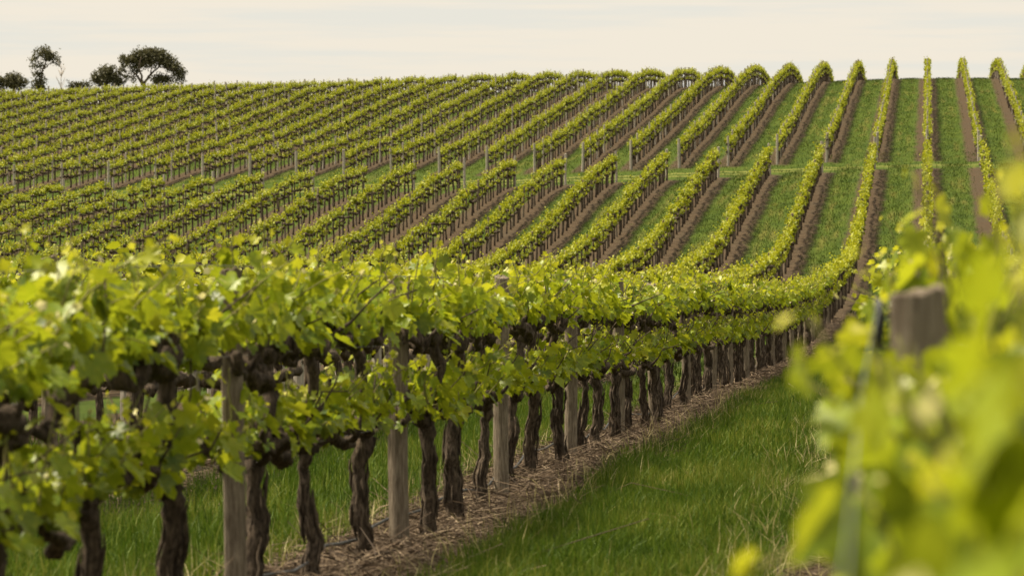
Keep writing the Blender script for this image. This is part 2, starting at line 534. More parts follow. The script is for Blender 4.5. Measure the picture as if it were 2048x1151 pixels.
def make_trunk(r, z1, z2, seg=10, old=1.0):
    bag = Bag()
    n = 15
    foot = np.array([r.normal(0, 0.03), r.normal(0, 0.05), -0.06])
    fork = np.array([r.normal(0, 0.03), r.normal(0, 0.04), z1 - 0.06])
    p = wiggle(foot, fork, n, 0.045, r)
    base = r.uniform(0.036, 0.044) * old
    t = np.linspace(0, 1, n)
    rad = base * (1.0 - 0.22 * t) + 0.012 * np.exp(-t * 9) + 0.017 * np.exp(-((t - 1) / 0.12) ** 2)
    V, F = tube(p, rad, seg, 0.17, r)
    bag.add(V, F)
    # the leader that climbs on to the upper wire, usually leaning along the row
    top = np.array([r.normal(0, 0.02), fork[1] + r.choice([-1, 1]) * r.uniform(0.08, 0.30), z2 - 0.02])
    p2 = wiggle(fork, top, 10, 0.06, r)
    V, F = tube(p2, np.linspace(base * 0.85, base * 0.62, 10) + 0.01 * r.random(10), seg, 0.14, r)
    bag.add(V, F)
    # strips of peeling bark
    for _ in range(18):
        q = r.integers(1, n - 5); a = r.uniform(0, 6.28)
        o = np.array([math.cos(a), math.sin(a), 0])
        pp = p[q:q + 5] + o * (rad[q:q + 5, None] * 1.08 + r.uniform(0.002, 0.016, (5, 1)))
        V, F = tube(pp, np.array([0.003, 0.008, 0.010, 0.007, 0.002]), 4, 0.2, r)
        bag.add(V, F)
    return bag, fork, top


def make_cordon(r, start, z, thick):
    bag = Bag()
    for s in (-1, 1):
        n = 24
        end = np.array([r.normal(0, 0.02), s * r.uniform(0.90, 1.0), z + r.normal(0, 0.02)])
        mid = np.array([r.normal(0, 0.03), start[1] + s * 0.17, z + r.normal(0.02, 0.04)])
        p = np.concatenate([wiggle(start, mid, 5, 0.04, r)[:-1], wiggle(mid, end, n - 4, 0.11, r)])
        rad = np.linspace(thick, thick * 0.55, len(p)) * (1 + 0.24 * r.normal(0, 1, len(p)).clip(-1, 1.0) + 0.12 * np.sin(np.arange(len(p)) * 1.9 + r.uniform(0, 6)))
        V, F = tube(p, rad, 10, 0.2, r)
        bag.add(V, F)
        for q in range(3, len(p) - 1):                      # gnarled spurs
            if r.random() < 0.6:
                d = np.array([r.normal(0, 0.5), r.normal(0, 0.3), 1.0]); L = r.uniform(0.05, 0.13)
                e = p[q] + d * L
                V, F = tube(np.array([p[q], p[q] + d * L * 0.5 + r.normal(0, 0.012, 3), e]), [thick * 0.5, thick * 0.42, thick * 0.25], 6, 0.15, r)
                bag.add(V, F)
                if r.random() < 0.3:                        # a bare pruned cane
                    V, F = tube(np.array([e, e + d * 0.08 + r.normal(0, 0.03, 3), e + d * 0.17 + r.normal(0, 0.05, 3)]), [0.006, 0.005, 0.004], 5)
                    bag.add(V, F)
    return bag


Z1, Z2 = 0.74, 1.20
N_VAR = 8
VARIANTS = []
for i in range(N_VAR):
    r = np.random.default_rng(100 + i)
    old = (1.0, 0.82, 1.12, 0.9, 1.0, 0.74, 1.18, 1.08)[i]     # two variants are thick old vines
    tb, fork, top = make_trunk(r, Z1, Z2, 10, old)
    VARIANTS.append([
        ('trunk', tb.mesh('trunk', [M_BARK])),
        ('cordon', make_cordon(r, fork, Z1, 0.038 * (0.6 + 0.4 * old)).mesh('lower_cordon', [M_BARK])),
        ('cordon', make_cordon(r, top, Z2, 0.040 * (0.5 + 0.5 * old) * (1.3 if i >= 6 else 1)).mesh('upper_cordon', [M_BARK])),
        ('foliage', make_canopy(r, Z1 + 0.05, 24, 0.13, 0.34, 0.112, hang=0.8 if i < 6 else 0.4).mesh('lower_foliage', [M_LEAF, M_CANE])),
        ('foliage', make_canopy(r, Z2 + 0.07, 33, 0.14, 0.38, 0.117, tall=0.2, hang=0.5 if i < 6 else 0.1).mesh('upper_foliage', [M_LEAF, M_CANE])),
    ])


def place_vine(x, y, label, group, var=None, sx=1.0, sz=1.0, hill=False, flip=None):
    k = rng.integers(0, N_VAR) if var is None else var % N_VAR
    e = link('grapevine', None, loc=(x, y, float(ground_z(x, y))))
    e.empty_display_size = 0.2
    q = np.random.default_rng(int(abs(x) * 1000) + int(y * 100))
    turn = (q.random() < 0.5) if flip is None else flip
    e.rotation_euler = (0, 0, (math.pi if turn else 0) + q.normal(0, 0.04))
    s = q.uniform(0.95, 1.06)
    e.scale = (s * sx, s * 0.98, sz * q.uniform(0.97, 1.04))
    tag(e, label, 'grapevine', group)
    for nm, me in (HILLVARS[k % len(HILLVARS)] if hill else VARIANTS[k]):
        link(nm, me, e)
    return e


def open_gap(e, xr, yr, z0, part=0.3):
    """leaves are plucked away from the head of the post"""
    for o in e.children:
        if not o.name.startswith('foliage'): continue
        me = o.data.copy(); o.data = me
        co = np.empty(len(me.vertices) * 3); me.vertices.foreach_get('co', co); co = co.reshape(-1, 3)
        c, s = math.cos(e.rotation_euler.z), math.sin(e.rotation_euler.z)
        x, y, z = (co * np.array(e.scale)).T
        W = np.stack([x * c - y * s + e.location.x, x * s + y * c + e.location.y, z + e.location.z], 1)
        hit = (W[:, 0] > xr[0]) & (W[:, 0] < xr[1]) & (W[:, 1] > yr[0]) & (W[:, 1] < yr[1]) & (W[:, 2] > z0)
        bm = bmesh.new(); bm.from_mesh(me); bm.verts.ensure_lookup_table()
        seen = set(); kill = []
        for v in bm.verts:                                   # whole leaves only
            if v.index in seen: continue
            isl, st = [], [v]; seen.add(v.index)
            while st:
                a = st.pop(); isl.append(a)
                for ed in a.link_edges:
                    b = ed.other_vert(a)
                    if b.index not in seen: seen.add(b.index); st.append(b)
            if sum(hit[a.index] for a in isl) > part * len(isl): kill += isl
        bmesh.ops.delete(bm, geom=kill, context='VERTS')
        bm.to_mesh(me); bm.free()


# low-detail vines for the far slope (they go into one mass)
def far_vine(seed):
    r = np.random.default_rng(seed)
    wood, leaf = Bag(), Bag()
    for p, rd in ((wiggle((0, 0, -0.05), (0, r.normal(0, 0.06), Z1), 5, 0.04, r), 0.062), ):
        V, F = tube(p, np.linspace(rd, rd * 0.8, len(p)) * r.uniform(0.75, 1.15), 5, 0.1, r); wood.add(V, F)
    V, F = tube(wiggle((0, 0, Z1), (0, r.normal(0, 0.15), Z2), 3, 0.04, r), 0.04, 4, 0.1, r); wood.add(V, F)
    for z in (Z1, Z2):
        V, F = tube(wiggle((0, -0.95, z), (0, 0.95, z), 12, 0.10, r), 0.062, 5, 0.3, r); wood.add(V, F)
    P, S, A = [], [], []
    weak = 0.45 if seed % 9 == 4 else 1.0
    for z, hi, ns, nl, sd_ in ((Z1, 0.27, 7, 5, 0.055), (Z2, 0.36, 18, 7, 0.085)):
        if z == Z1 and seed % 5 == 3: ns = 4
        for _ in range(int(ns * weak)):                      # clumps of leaves, one to a shoot
            y = r.uniform(-0.95, 0.95); x0 = r.normal(0, sd_); L = hi * r.uniform(0.4, 1.15) * (1.5 if r.random() < 0.12 and z == Z2 else 1)
            for j in range(nl):
                q = (j + r.random()) / nl
                P.append((x0 * (0.4 + q) + r.normal(0, 0.06), y + r.normal(0, 0.05), z + (0.05 if z == Z1 else 0.09) + q * L))
                S.append(r.uniform(0.09, 0.15) * (1.15 - 0.45 * q)); A.append(max(0, q - 0.3) * r.uniform(0.3, 1.1))
    P, S, A = np.array(P), np.array(S), np.array(A)
    az = r.uniform(0, 6.28, len(P)); out = np.stack([np.cos(az), np.sin(az), 0 * az], 1)
    Rm = frames(out * 0.7 + np.stack([0 * az, 0 * az, r.uniform(-1, 0.2, len(P))], 1), out * r.uniform(0.4, 1.2, (len(P), 1)) + np.array([0, 0, 0.4]) + r.normal(0, 0.3, (len(P), 3)))
    V, F = scatter_template(KITE[0], KITE[1], P, Rm, S)
    leaf.add(V, F, 0, np.repeat(A, len(KITE[0])))
    return wood, leaf


def tile(bag, pos, rot, scl):
    """all faces of a bag copied to many places -> verts, list of (faces, material)"""
    V0 = np.concatenate(bag.V); n, m = len(pos), len(V0)
    c, s = np.cos(rot), np.sin(rot)
    x = V0[None, :, 0] * scl[:, None]; y = V0[None, :, 1] * scl[:, None]; z = V0[None, :, 2] * scl[:, None]
    V = np.stack([x * c[:, None] - y * s[:, None], x * s[:, None] + y * c[:, None], z], -1) + pos[:, None, :]
    F = [(f[None] + (np.arange(n) * m)[:, None, None]).reshape(-1, f.shape[1]) for f in bag.F]
    return V.reshape(-1, 3), F, np.tile(np.concatenate(bag.A), n)


NF = 18
FARV = [far_vine(500 + s) for s in range(NF)]
HILLVARS = [[('trunk', w_.mesh('hill_trunk', [M_BARK])), ('foliage', l_.mesh('hill_foliage', [M_FARLEAF]))] for w_, l_ in FARV[:10]]


# ------------------------------------------------------------------ posts
def make_post(seed, height=1.62, r0=0.053):
    r = np.random.default_rng(seed)
    seg, n = 18, 12
    zz = np.linspace(-0.25, height, n)
    p = np.stack([0.012 * np.sin(zz * 2 + seed), 0.008 * np.cos(zz * 1.7 + seed), zz], 1)
    V, F = tube(p, np.full(n, r0) * (1 - 0.03 * np.linspace(0, 1, n)), seg, 0.0, r, cap=False)
    a = np.arange(seg) * 2 * math.pi / seg
    V = V.reshape(n, seg, 3)
    prof = 1 + 0.035 * r.normal(0, 1, seg)
    prof[r.integers(0, seg)] *= 0.86                          # drying crack
    c = p[:, None, :]
    V = c + (V - c) * prof[None, :, None]
    V[:, :, 2] = zz[:, None]
    V[-1, :, 2] += 0.012 * np.cos(a + seed) + 0.004 * r.normal(0, 1, seg)
    ring = V[-1] * 1.0
    inner = p[-1] + (ring - p[-1]) * 0.88; inner[:, 2] = ring[:, 2] + 0.006
    V[-1] = ring
    V = np.concatenate([V.reshape(-1, 3), inner, [p[-1] + [0, 0, 0.004]]])
    b, q, ce = (n - 1) * seg, n * seg, (n + 1) * seg
    j = np.arange(seg); j2 = (j + 1) % seg
    F = F + [np.stack([b + j, b + j2, q + j2, q + j], -1), np.stack([q + j, q + j2, np.full(seg, ce)], -1)]
    return V, F


POSTS = []
for s in range(5):
    V, F = make_post(s)
    POSTS.append(build_mesh('weathered_post', V, F, [M_POST], smooth=False))
ENDPOSTS = []
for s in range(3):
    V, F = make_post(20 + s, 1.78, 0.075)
    ENDPOSTS.append(build_mesh('end_post', V, F, [M_SILVER_LIT], smooth=False))


def place_post(x, y, label, group, pool=POSTS, name='vineyard_post', cat='post'):
    o = link(name, pool[rng.integers(0, len(pool))], loc=(x, y, float(ground_z(x, y))))
    o.rotation_euler = (rng.normal(0, 0.015), rng.normal(0, 0.015), rng.uniform(0, 6.28))
    wd = rng.uniform(0.9, 1.14)
    o.scale = (wd, wd, rng.uniform(0.985, 1.02))
    return tag(o, label, cat, group)


# ------------------------------------------------------------------ lay out the rows
PITCH, VP = 5.70, 1.88                         # post spacing and vine spacing along a row


def low_end(k):
    return 234.5 + 9 * (1 - math.exp(-max(0, -k) / 4))


def up_start(k):
    return 246.5 + 11 * (1 - math.exp(-max(0, -k) / 6))


vines, posts, ends = [], [], []                # (row, x, y, index of the post gap, place in it)
for k in range(-29, 5):
    X = 3.0 * k
    # lower block
    y0 = 7.0 if k == -1 else (2.6 if k == 0 else 13.47 * abs(k) * 0.75)
    ph = 17.9 if k == -1 else (7.75 if k == 0 else 17.9 + 1.3 * math.sin(k * 7.3))
    if k > 0: y0 = 60.0 * k
    i = -4
    while True:
        yp = ph + PITCH * i
        if yp > low_end(k) + 0.5: break
        if yp > y0 and yp < low_end(k) - 2: posts.append((k, X, yp, i))
        for q, dy in enumerate((0.80, 2.65, 4.50) if not (k == 0 and i == -1) else (0.80, 2.65, 4.50, 1.75, 3.60)):   # replants stand between the first vines
            yv = yp + dy
            if y0 < yv < low_end(k) - 0.6: vines.append((k, X, yv, i, q))
        i += 1
    if low_end(k) > y0: ends.append((k, X, low_end(k), 'low'))
    # upper block
    y0 = max(up_start(k), 13.47 * abs(k) * 0.90 if k < 0 else 0)
    ph = up_start(k)
    i = 0
    while ph + PITCH * i < 416:
        yp = ph + PITCH * i
        if i == 0:
            if yp >= y0: ends.append((k, X, yp, 'up'))
        elif yp > y0: posts.append((k, X, yp, 100 + i))
        for q, dy in enumerate((0.95, 2.80, 4.65)):
            if y0 < yp + dy: vines.append((k, X, yp + dy, 100 + i, q))
        i += 1


def shows(k, x, y, top=1.6):
    """roughly: does this spot show in the photograph, above the near row?"""
    px, py, dc = project(x, y, float(ground_z(x, y)) + top)
    if k == -1: return -150 < px
    if k == 0 and y < 40: return True
    return -20 < px < 2070 and py < (535 if px < 1250 else 470 if px > 1600 else 545)


ORD = ['first', 'second', 'third', 'fourth', 'fifth', 'sixth', 'seventh', 'eighth', 'ninth', 'tenth', 'eleventh', 'twelfth']
SPELL = ORD + ['%dth' % i for i in range(13, 40)]
WHERE = ['just right of', 'second trunk right of', 'third trunk right of']


def row_phrase(k):
    if k == 0: return 'row running straight uphill'
    if k > 0: return '%s row right of the straight uphill row' % SPELL[k - 1]
    return '%s row behind the near row' % SPELL[-k - 2]


def vine_label(k, y, i, q):
    if k == -1:
        if i < 0:
            return ('gnarled grapevine %s, left of the first grey post of the near row' %
                    {2: 'directly beside it', 1: 'two trunks off', 0: 'three trunks off'}[q] if i == -1 else 'thick gnarled grapevine cut off by the left edge of the near row'), 'grapevines of the near row'
        if i < 10:
            return 'gnarled grapevine, %s the %s grey post of the near row' % (WHERE[q], ORD[i]), 'grapevines of the near row'
        if y < 130:
            return 'small grapevine in the near row where it dips past its tenth post', 'grapevines at the dip of the near row'
        return 'small grapevine where the near row climbs the slope beyond the dip', 'grapevines of the near row on the slope'
    if k == 0 and y < 40:
        if y < 7.75: return 'out of focus yellow green grapevine in front of the blurred post', 'blurred foreground grapevines'
        if y < 13.4: return 'blurred bright grapevine between the nearest post and the one behind', 'blurred foreground grapevines'
        return 'pale tipped grapevine behind the two blurred post tops', 'grapevines behind the blurred posts'
    return 'leafy grapevine low on the slope, ' + row_phrase(k), 'lower slope grapevines ' + row_phrase(k)


vis = [v for v in vines if v[3] < 100 and shows(v[0], v[1], v[2])]
vis.sort(key=lambda v: v[2])
pick = set((v[0], v[3], v[4]) for v in vis[:300])
rest = []
cnt = 0
cnt_near = -1
for (k, X, y, i, q) in vines:
    x = X + rng.normal(0, 0.03); y = y + rng.normal(0, 0.07)
    if k == -1: cnt_near += 1
    if (k, i, q) in pick:
        lab, grp = vine_label(k, y, i, q)
        cnt += 1
        if k == 0 and y < 18:                  # the vines just before the lens are lower and narrower
            off, sx, sz, vv = (0.12, 0.66, 0.89, 3) if y < 3.9 else (0.09, 0.92, 0.89, 1 if y < 5 else 5) if y < 5.6 else (0.05, 1.0, 0.88, 2) if y < 7.5 else (0.09, 0.72, 0.99, cnt)
            ve = place_vine(3.0 * k + off, y, lab, grp, var=vv, sx=sx, sz=sz, flip=False)
            if y < 10: open_gap(ve, (-0.085, 0.075), (4.0, 8.25), 1.49)
            if y < 7: open_gap(ve, (-0.7, -0.22), (2.0, 9.0), 1.42, 0.02)
            elif 10 <= y < 16: open_gap(ve, (-0.10, 0.08), (9.0, 14.0), 1.60)
        else:
            place_vine(x, y, lab, grp, var=(6, 7, 6, 2)[cnt_near] if k == -1 and cnt_near < 4 else cnt * 3 + k, hill=y > 125, sz=0.93 if k == -1 and y < 18 else 0.965 if k == -1 and y < 60 else 1.0)
    else:
        rest.append((x, y))

rest = np.array(rest)
mass = Bag()
kind = rng.integers(0, NF, len(rest))
for s in range(NF):
    P = rest[kind == s]
    pos = np.stack([P[:, 0], P[:, 1], ground_z(P[:, 0], P[:, 1])], 1)
    rot = np.where(rng.random(len(P)) < 0.5, math.pi, 0.0) + rng.normal(0, 0.05, len(P))
    scl = rng.uniform(0.93, 1.07, len(P))
    for bag, mi in zip(FARV[s], (1, 0)):
        V, F, A = tile(bag, pos, rot, scl)
        mass.add(V, F, mi, A)
tag(link('hill_grapevines', mass.mesh('hill_grapevines', [M_FARLEAF, M_BARK])),
    'rows of small leafy grapevines running up and over the hill', 'grapevines', kind='stuff')

# posts
vis = [p for p in posts if shows(p[0], p[1], p[2])]
vis.sort(key=lambda p: p[2])
pick = set((p[0], p[3]) for p in vis[:255])
restp = []
for (k, X, y, i) in posts:
    if (k, i) in pick:
        if k == -1:
            if i < 0: lab, grp = 'weathered grey post beyond the left end of the near row', 'near row posts'
            elif i < 12: lab, grp = '%s weathered grey post of the near row, counted from the left' % SPELL[i], 'near row posts'
            elif y < 130: lab, grp = 'small grey post in the near row where it dips past its twelfth post', 'near row posts at the dip'
            else: lab, grp = 'small grey post where the near row climbs the slope beyond the dip', 'near row posts on the slope'
        elif k == 0 and y < 40:
            lab = ['thick blurred post top with a black clip in the foreground leaves', 'blurred post top just behind the nearest thick one',
                   'third blurred post top in pale leaf tips'][min(2, i)] if i < 3 else 'thin post hidden among leaves behind the blurred post tops'
            grp = 'foreground post tops'
        else:
            w_ = 'lower' if i < 100 else 'upper'
            lab, grp = 'thin grey post on the %s slope, %s' % (w_, row_phrase(k)), '%s slope posts %s' % (w_, row_phrase(k))
        o = place_post(X + rng.normal(0, 0.015), y + rng.normal(0, 0.05), lab, grp)
        if k == -1: o.scale.z *= 0.94
        if k == 0 and i < 3: o.scale = (1.02, 1.02, (0.925, 0.985, 1.02)[max(0, i)])
        if k == 0 and i in (0, 1):
            V, F = tube(np.array([[0, 0, -0.05], [0, 0, -0.02], [0.004, 0, 0.02], [0, 0, 0.05]]), [0.007, 0.012, 0.011, 0.006], 8)
            o.rotation_euler = (0, 0, 0)
            clip = link('wire_clip', build_mesh('wire_clip', V, F, [M_CLIP]), o, (-0.070, -0.01, 1.56))
            tag(clip, 'black plastic wire clip')
    else:
        restp.append((X, y))
restp = np.array(restp)
pb = Bag()
for hgt, P in ((1.52, restp[restp[:, 1] < 150]), (1.80, restp[restp[:, 1] >= 150])):      # taller posts stand on the hill
    one = Bag()
    V, F = tube(np.array([[0, 0, -0.1], [0, 0, 0.8], [0, 0, hgt]]), [0.058, 0.057, 0.056], 7)
    one.add(V, F)
    V, F, A = tile(one, np.stack([P[:, 0], P[:, 1], ground_z(P[:, 0], P[:, 1])], 1), rng.uniform(0, 6, len(P)), rng.uniform(0.95, 1.05, len(P)))
    pb.add(V, F)
tag(link('hill_posts', pb.mesh('hill_posts', [M_SILVER_LIT], smooth=False)), 'many thin grey posts along the rows far up the hill', 'posts', kind='stuff')
for (k, X, y, w_) in ends:
    px, py, dc = project(X, y, float(ground_z(X, y)))
    if not (-60 < px < 2100): continue
    if w_ == 'up':
        lab = 'grey end post above the grass track, %s' % row_phrase(k) if k != -1 else 'grey end post above the grass track, next row left of the straight uphill row'
    else:
        lab = 'dark end post below the grass track, %s' % row_phrase(k) if k != -1 else 'dark end post below the grass track, at the end of the near row'
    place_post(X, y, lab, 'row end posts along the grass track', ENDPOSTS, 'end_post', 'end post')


# ------------------------------------------------------------------ wires and drip hose
def polyline(y0, y1, step, x, h, r, jx=0.0, jz=0.0):
    yy = np.arange(y0, y1, step)
    return np.stack([x + r.normal(0, jx, len(yy)), yy, ground_z(np.full(len(yy), x * 1.0), yy) + h + r.normal(0, jz, len(yy))], 1)


r = np.random.default_rng(3)
for h, nm in ((1.55, 'top'), (Z2 - 0.03, 'middle'), (Z1 - 0.03, 'bottom')):
    V, F = tube(polyline(11, 130, 1.9, -3.0 + (0.06 if h > 1.4 else 0.0), h, r, 0.004, 0.008), 0.0018, 5)
    tag(link('trellis_wire', build_mesh('trellis_wire', V, F, [M_WIRE])), 'thin grey %s wire strung along the posts of the near row' % nm, 'wire', 'trellis wires of the near row')
hp = polyline(8, 150, 0.6, -3.0 - 0.11, 0.10, r, 0.006, 0.008)
hp[:, 0] += 0.05 * np.sin(hp[:, 1] * 0.7); hp[:, 2] += 0.05 * np.sin(hp[:, 1] * 1.1) ** 2
V, F = tube(hp, 0.009, 8)
tag(link('drip_hose', build_mesh('drip_hose', V, F, [M_HOSE])), 'black irrigation hose lying along the foot of the near trunks', 'hose')
pts = np.array([[-0.085, 7.72, CAM_Z - 0.02], [-0.095, 7.0, CAM_Z - 0.09], [-0.082, 5.0, CAM_Z - 0.14], [-0.06, 3.2, CAM_Z - 0.19], [-0.05, 2.2, CAM_Z - 0.21]])
tt = np.linspace(0, 4, 30)
pts = np.stack([np.interp(tt, np.arange(5), pts[:, i]) for i in range(3)], 1)
V, F = tube(pts, 0.0010, 6)
tag(link('foliage_wire', build_mesh('foliage_wire', V, F, [M_GREENWIRE])), 'blurred pale green wire running down from the nearest post clip', 'wire')


# ------------------------------------------------------------------ grass and straw
def blades(name, x, y, h, wd, mat, label, cat, lean=0.5, seeds=None):
    n = len(x)
    z = ground_z(x, y) - 0.01
    az = rng.uniform(0, 6.28, n); d = np.stack([np.cos(az), np.sin(az)], 1)
    fa = rng.uniform(0, 6.28, n); s = np.stack([np.cos(fa), np.sin(fa)], 1)
    ln = np.abs(rng.normal(0, lean, n))
    b = np.stack([x, y, z], 1)
    def at(t, wk):
        c = b.copy()
        c[:, :2] += d * (ln * h * t ** 1.8)[:, None]
        c[:, 2] += h * t * (1 - 0.25 * ln * t).clip(0.3, 1)
        l, r_ = c.copy(), c.copy()
        l[:, :2] -= s * (wd * wk / 2)[:, None]; r_[:, :2] += s * (wd * wk / 2)[:, None]
        return l, r_
    l0, r0 = at(0, 0.8); l1, r1 = at(0.5, 1.0); t_, _ = at(1.0, 0.0)
    V = np.stack([l0, r0, l1, r1, t_], 1).reshape(-1, 3)
    k = np.arange(n)[:, None] * 5
    F = [k + np.array([[0, 1, 3, 2]]), k + np.array([[2, 3, 4]])]
    return tag(link(name, build_mesh(name, V, F, [mat])), label, cat, kind='stuff')


def patch(xa, xb, ya, yb, n, keep=None):
    x = rng.uniform(xa, xb, n); y = ya + (yb - ya) * rng.random(n)
    return x, y


# near alleys: between the near row and the blurred row, and beyond the near row
X_, Y_, H_, W_ = [], [], [], []
for xa, xb, ya, yb, n, hh in ((-2.52, -0.75, 13, 34, 78000, 0.17), (-2.55, -0.6, 34, 75, 52000, 0.17), (-5.6, -3.45, 9, 26, 34000, 0.20), (-5.6, -3.45, 26, 60, 30000, 0.19),
                              (-8.7, -6.4, 30, 70, 14000, 0.18), (-8.6, -5.4, 10, 30, 24000, 0.18), (-5.6, -3.45, 4, 9, 6000, 0.2), (-2.5, -0.8, 75, 130, 16000, 0.16)):
    x, y = patch(xa, xb, ya, yb, n)
    edge = np.minimum(x - xa, xb - x) / 0.35
    tuft = 0.5 + 0.5 * np.sin(x * 5.1 + 2 * np.sin(y * 1.7)) * np.sin(y * 2.3 + 1.5 * np.sin(x * 3))
    keep = rng.random(n) < np.clip(edge + 0.25, 0.12, 1) * (0.55 + 0.45 * tuft)
    x, y, tuft = x[keep], y[keep], tuft[keep]
    X_.append(x); Y_.append(y); H_.append(hh * (0.6 + 0.55 * tuft) * rng.uniform(0.55, 1.3, len(x))); W_.append(rng.uniform(0.004, 0.008, len(x)) * (1.0 if ya < 30 else 1.5 if ya < 70 else 2.2))
blades('grass', np.concatenate(X_), np.concatenate(Y_), np.concatenate(H_), np.concatenate(W_), M_GRASS,
       'lush green grass in the alleys beside the near row', 'grass')
# pale seeding grass at the edge of the blurred row and along the mulch
x = np.concatenate([rng.normal(-0.9, 0.25, 1300), rng.normal(-2.45, 0.15, 900), rng.normal(-3.6, 0.15, 500)])
y = np.concatenate([rng.uniform(15, 60, 1300), rng.uniform(13, 60, 900), rng.uniform(12, 40, 500)])
blades('seed_grass', x, y, rng.uniform(0.10, 0.30, len(x)), rng.uniform(0.004, 0.007, len(x)), M_DRYGRASS,
       'sparse dry pale grass stalks along the edges of the mulch', 'dry grass', 0.7)
# alleys on the hill
X_, Y_ = [], []
for k in range(-29, 4):
    for ya, yb, dens in ((60, 243, 24), (243, 258, 22), (258, 400, 16)):
        yy0 = max(ya, 13.47 * max(0, abs(k) - 1) * 0.95)
        if yy0 >= yb: continue
        n = int((yb - yy0) * 1.9 * dens)
        X_.append(3.0 * k + (np.clip(rng.normal(1.5, 0.45, n), 0.5, 2.5) if ya != 243 else rng.uniform(0, 3, n))); Y_.append(rng.uniform(yy0, yb, n))
x, y = np.concatenate(X_), np.concatenate(Y_)
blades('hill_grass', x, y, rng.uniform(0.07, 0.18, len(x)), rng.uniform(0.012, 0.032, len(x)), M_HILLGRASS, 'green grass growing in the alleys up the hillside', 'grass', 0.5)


def sticks(name, x, y, L, rad, lift, mat, label, cat):
    n = len(x)
    az = rng.uniform(0, 6.28, n); el = rng.normal(0, 0.22, n)
    d = np.stack([np.cos(az) * np.cos(el), np.sin(az) * np.cos(el), np.sin(el)], 1) * (L / 2)[:, None]
    c = np.stack([x, y, ground_z(x, y) + lift + np.abs(d[:, 2]) * 0.6], 1)
    bend = np.stack([-np.sin(az), np.cos(az), rng.uniform(-0.3, 0.8, n)], 1) * (L * rng.normal(0, 0.12, n))[:, None]
    side = np.stack([-np.sin(az), np.cos(az), 0 * az], 1); up = np.array([0, 0, 1.0])
    tri = [side * 1.0, -side * 0.5 + up * 0.87, -side * 0.5 - up * 0.87]
    rings = []
    for p, k in ((c - d, 0.7), (c + bend, 1.0), (c + d, 0.55)):
        rings.append(np.stack([p + t * (rad * k)[:, None] for t in tri], 1))
    V = np.concatenate(rings, 1).reshape(-1, 3)
    k = np.arange(n)[:, None, None] * 9
    f = np.array([[a * 3 + j, a * 3 + (j + 1) % 3, a * 3 + 3 + (j + 1) % 3, a * 3 + 3 + j] for a in (0, 1) for j in range(3)])
    F = [(k + f[None]).reshape(-1, 4)]
    return tag(link(name, build_mesh(name, V, F, [mat], smooth=False)), label, cat, kind='stuff')


n = 30000
x = np.clip(rng.normal(-3.0, 0.34, n), -3.8, -2.2); y = 11 + 62 * rng.random(n) ** 1.5
xd = np.clip(rng.normal(-3.0, 0.36, 9000), -3.9, -2.1); yd = 70 + 62 * rng.random(9000)
xb = rng.normal(-0.15, 0.35, 7000); yb = 14 + 40 * rng.random(7000)
xc = rng.normal(-6.0, 0.35, 7000); yc = 19 + 57 * rng.random(7000)
x, y = np.concatenate([x, xb, xc, xd]), np.concatenate([y, yb, yc, yd])
L = rng.gamma(2.2, 0.07, len(x)).clip(0.05, 0.6)
nl = 500                                                   # longer pruned canes among the straw
x = np.concatenate([x, rng.normal(-2.95, 0.32, nl)]); y = np.concatenate([y, 12 + 55 * rng.random(nl) ** 1.4]); L = np.concatenate([L, rng.uniform(0.35, 0.95, nl)])
sticks('straw_mulch', x, y, L, rng.uniform(0.0018, 0.0042, len(x)) * np.where(y > 60, 2.0, 1.0), rng.uniform(0.0, 0.035, len(x)), M_STRAW, 'brown straw and cut cane mulch strewn under the near row', 'mulch')


# ------------------------------------------------------------------ trees behind the crest
TREE_D = 432.0


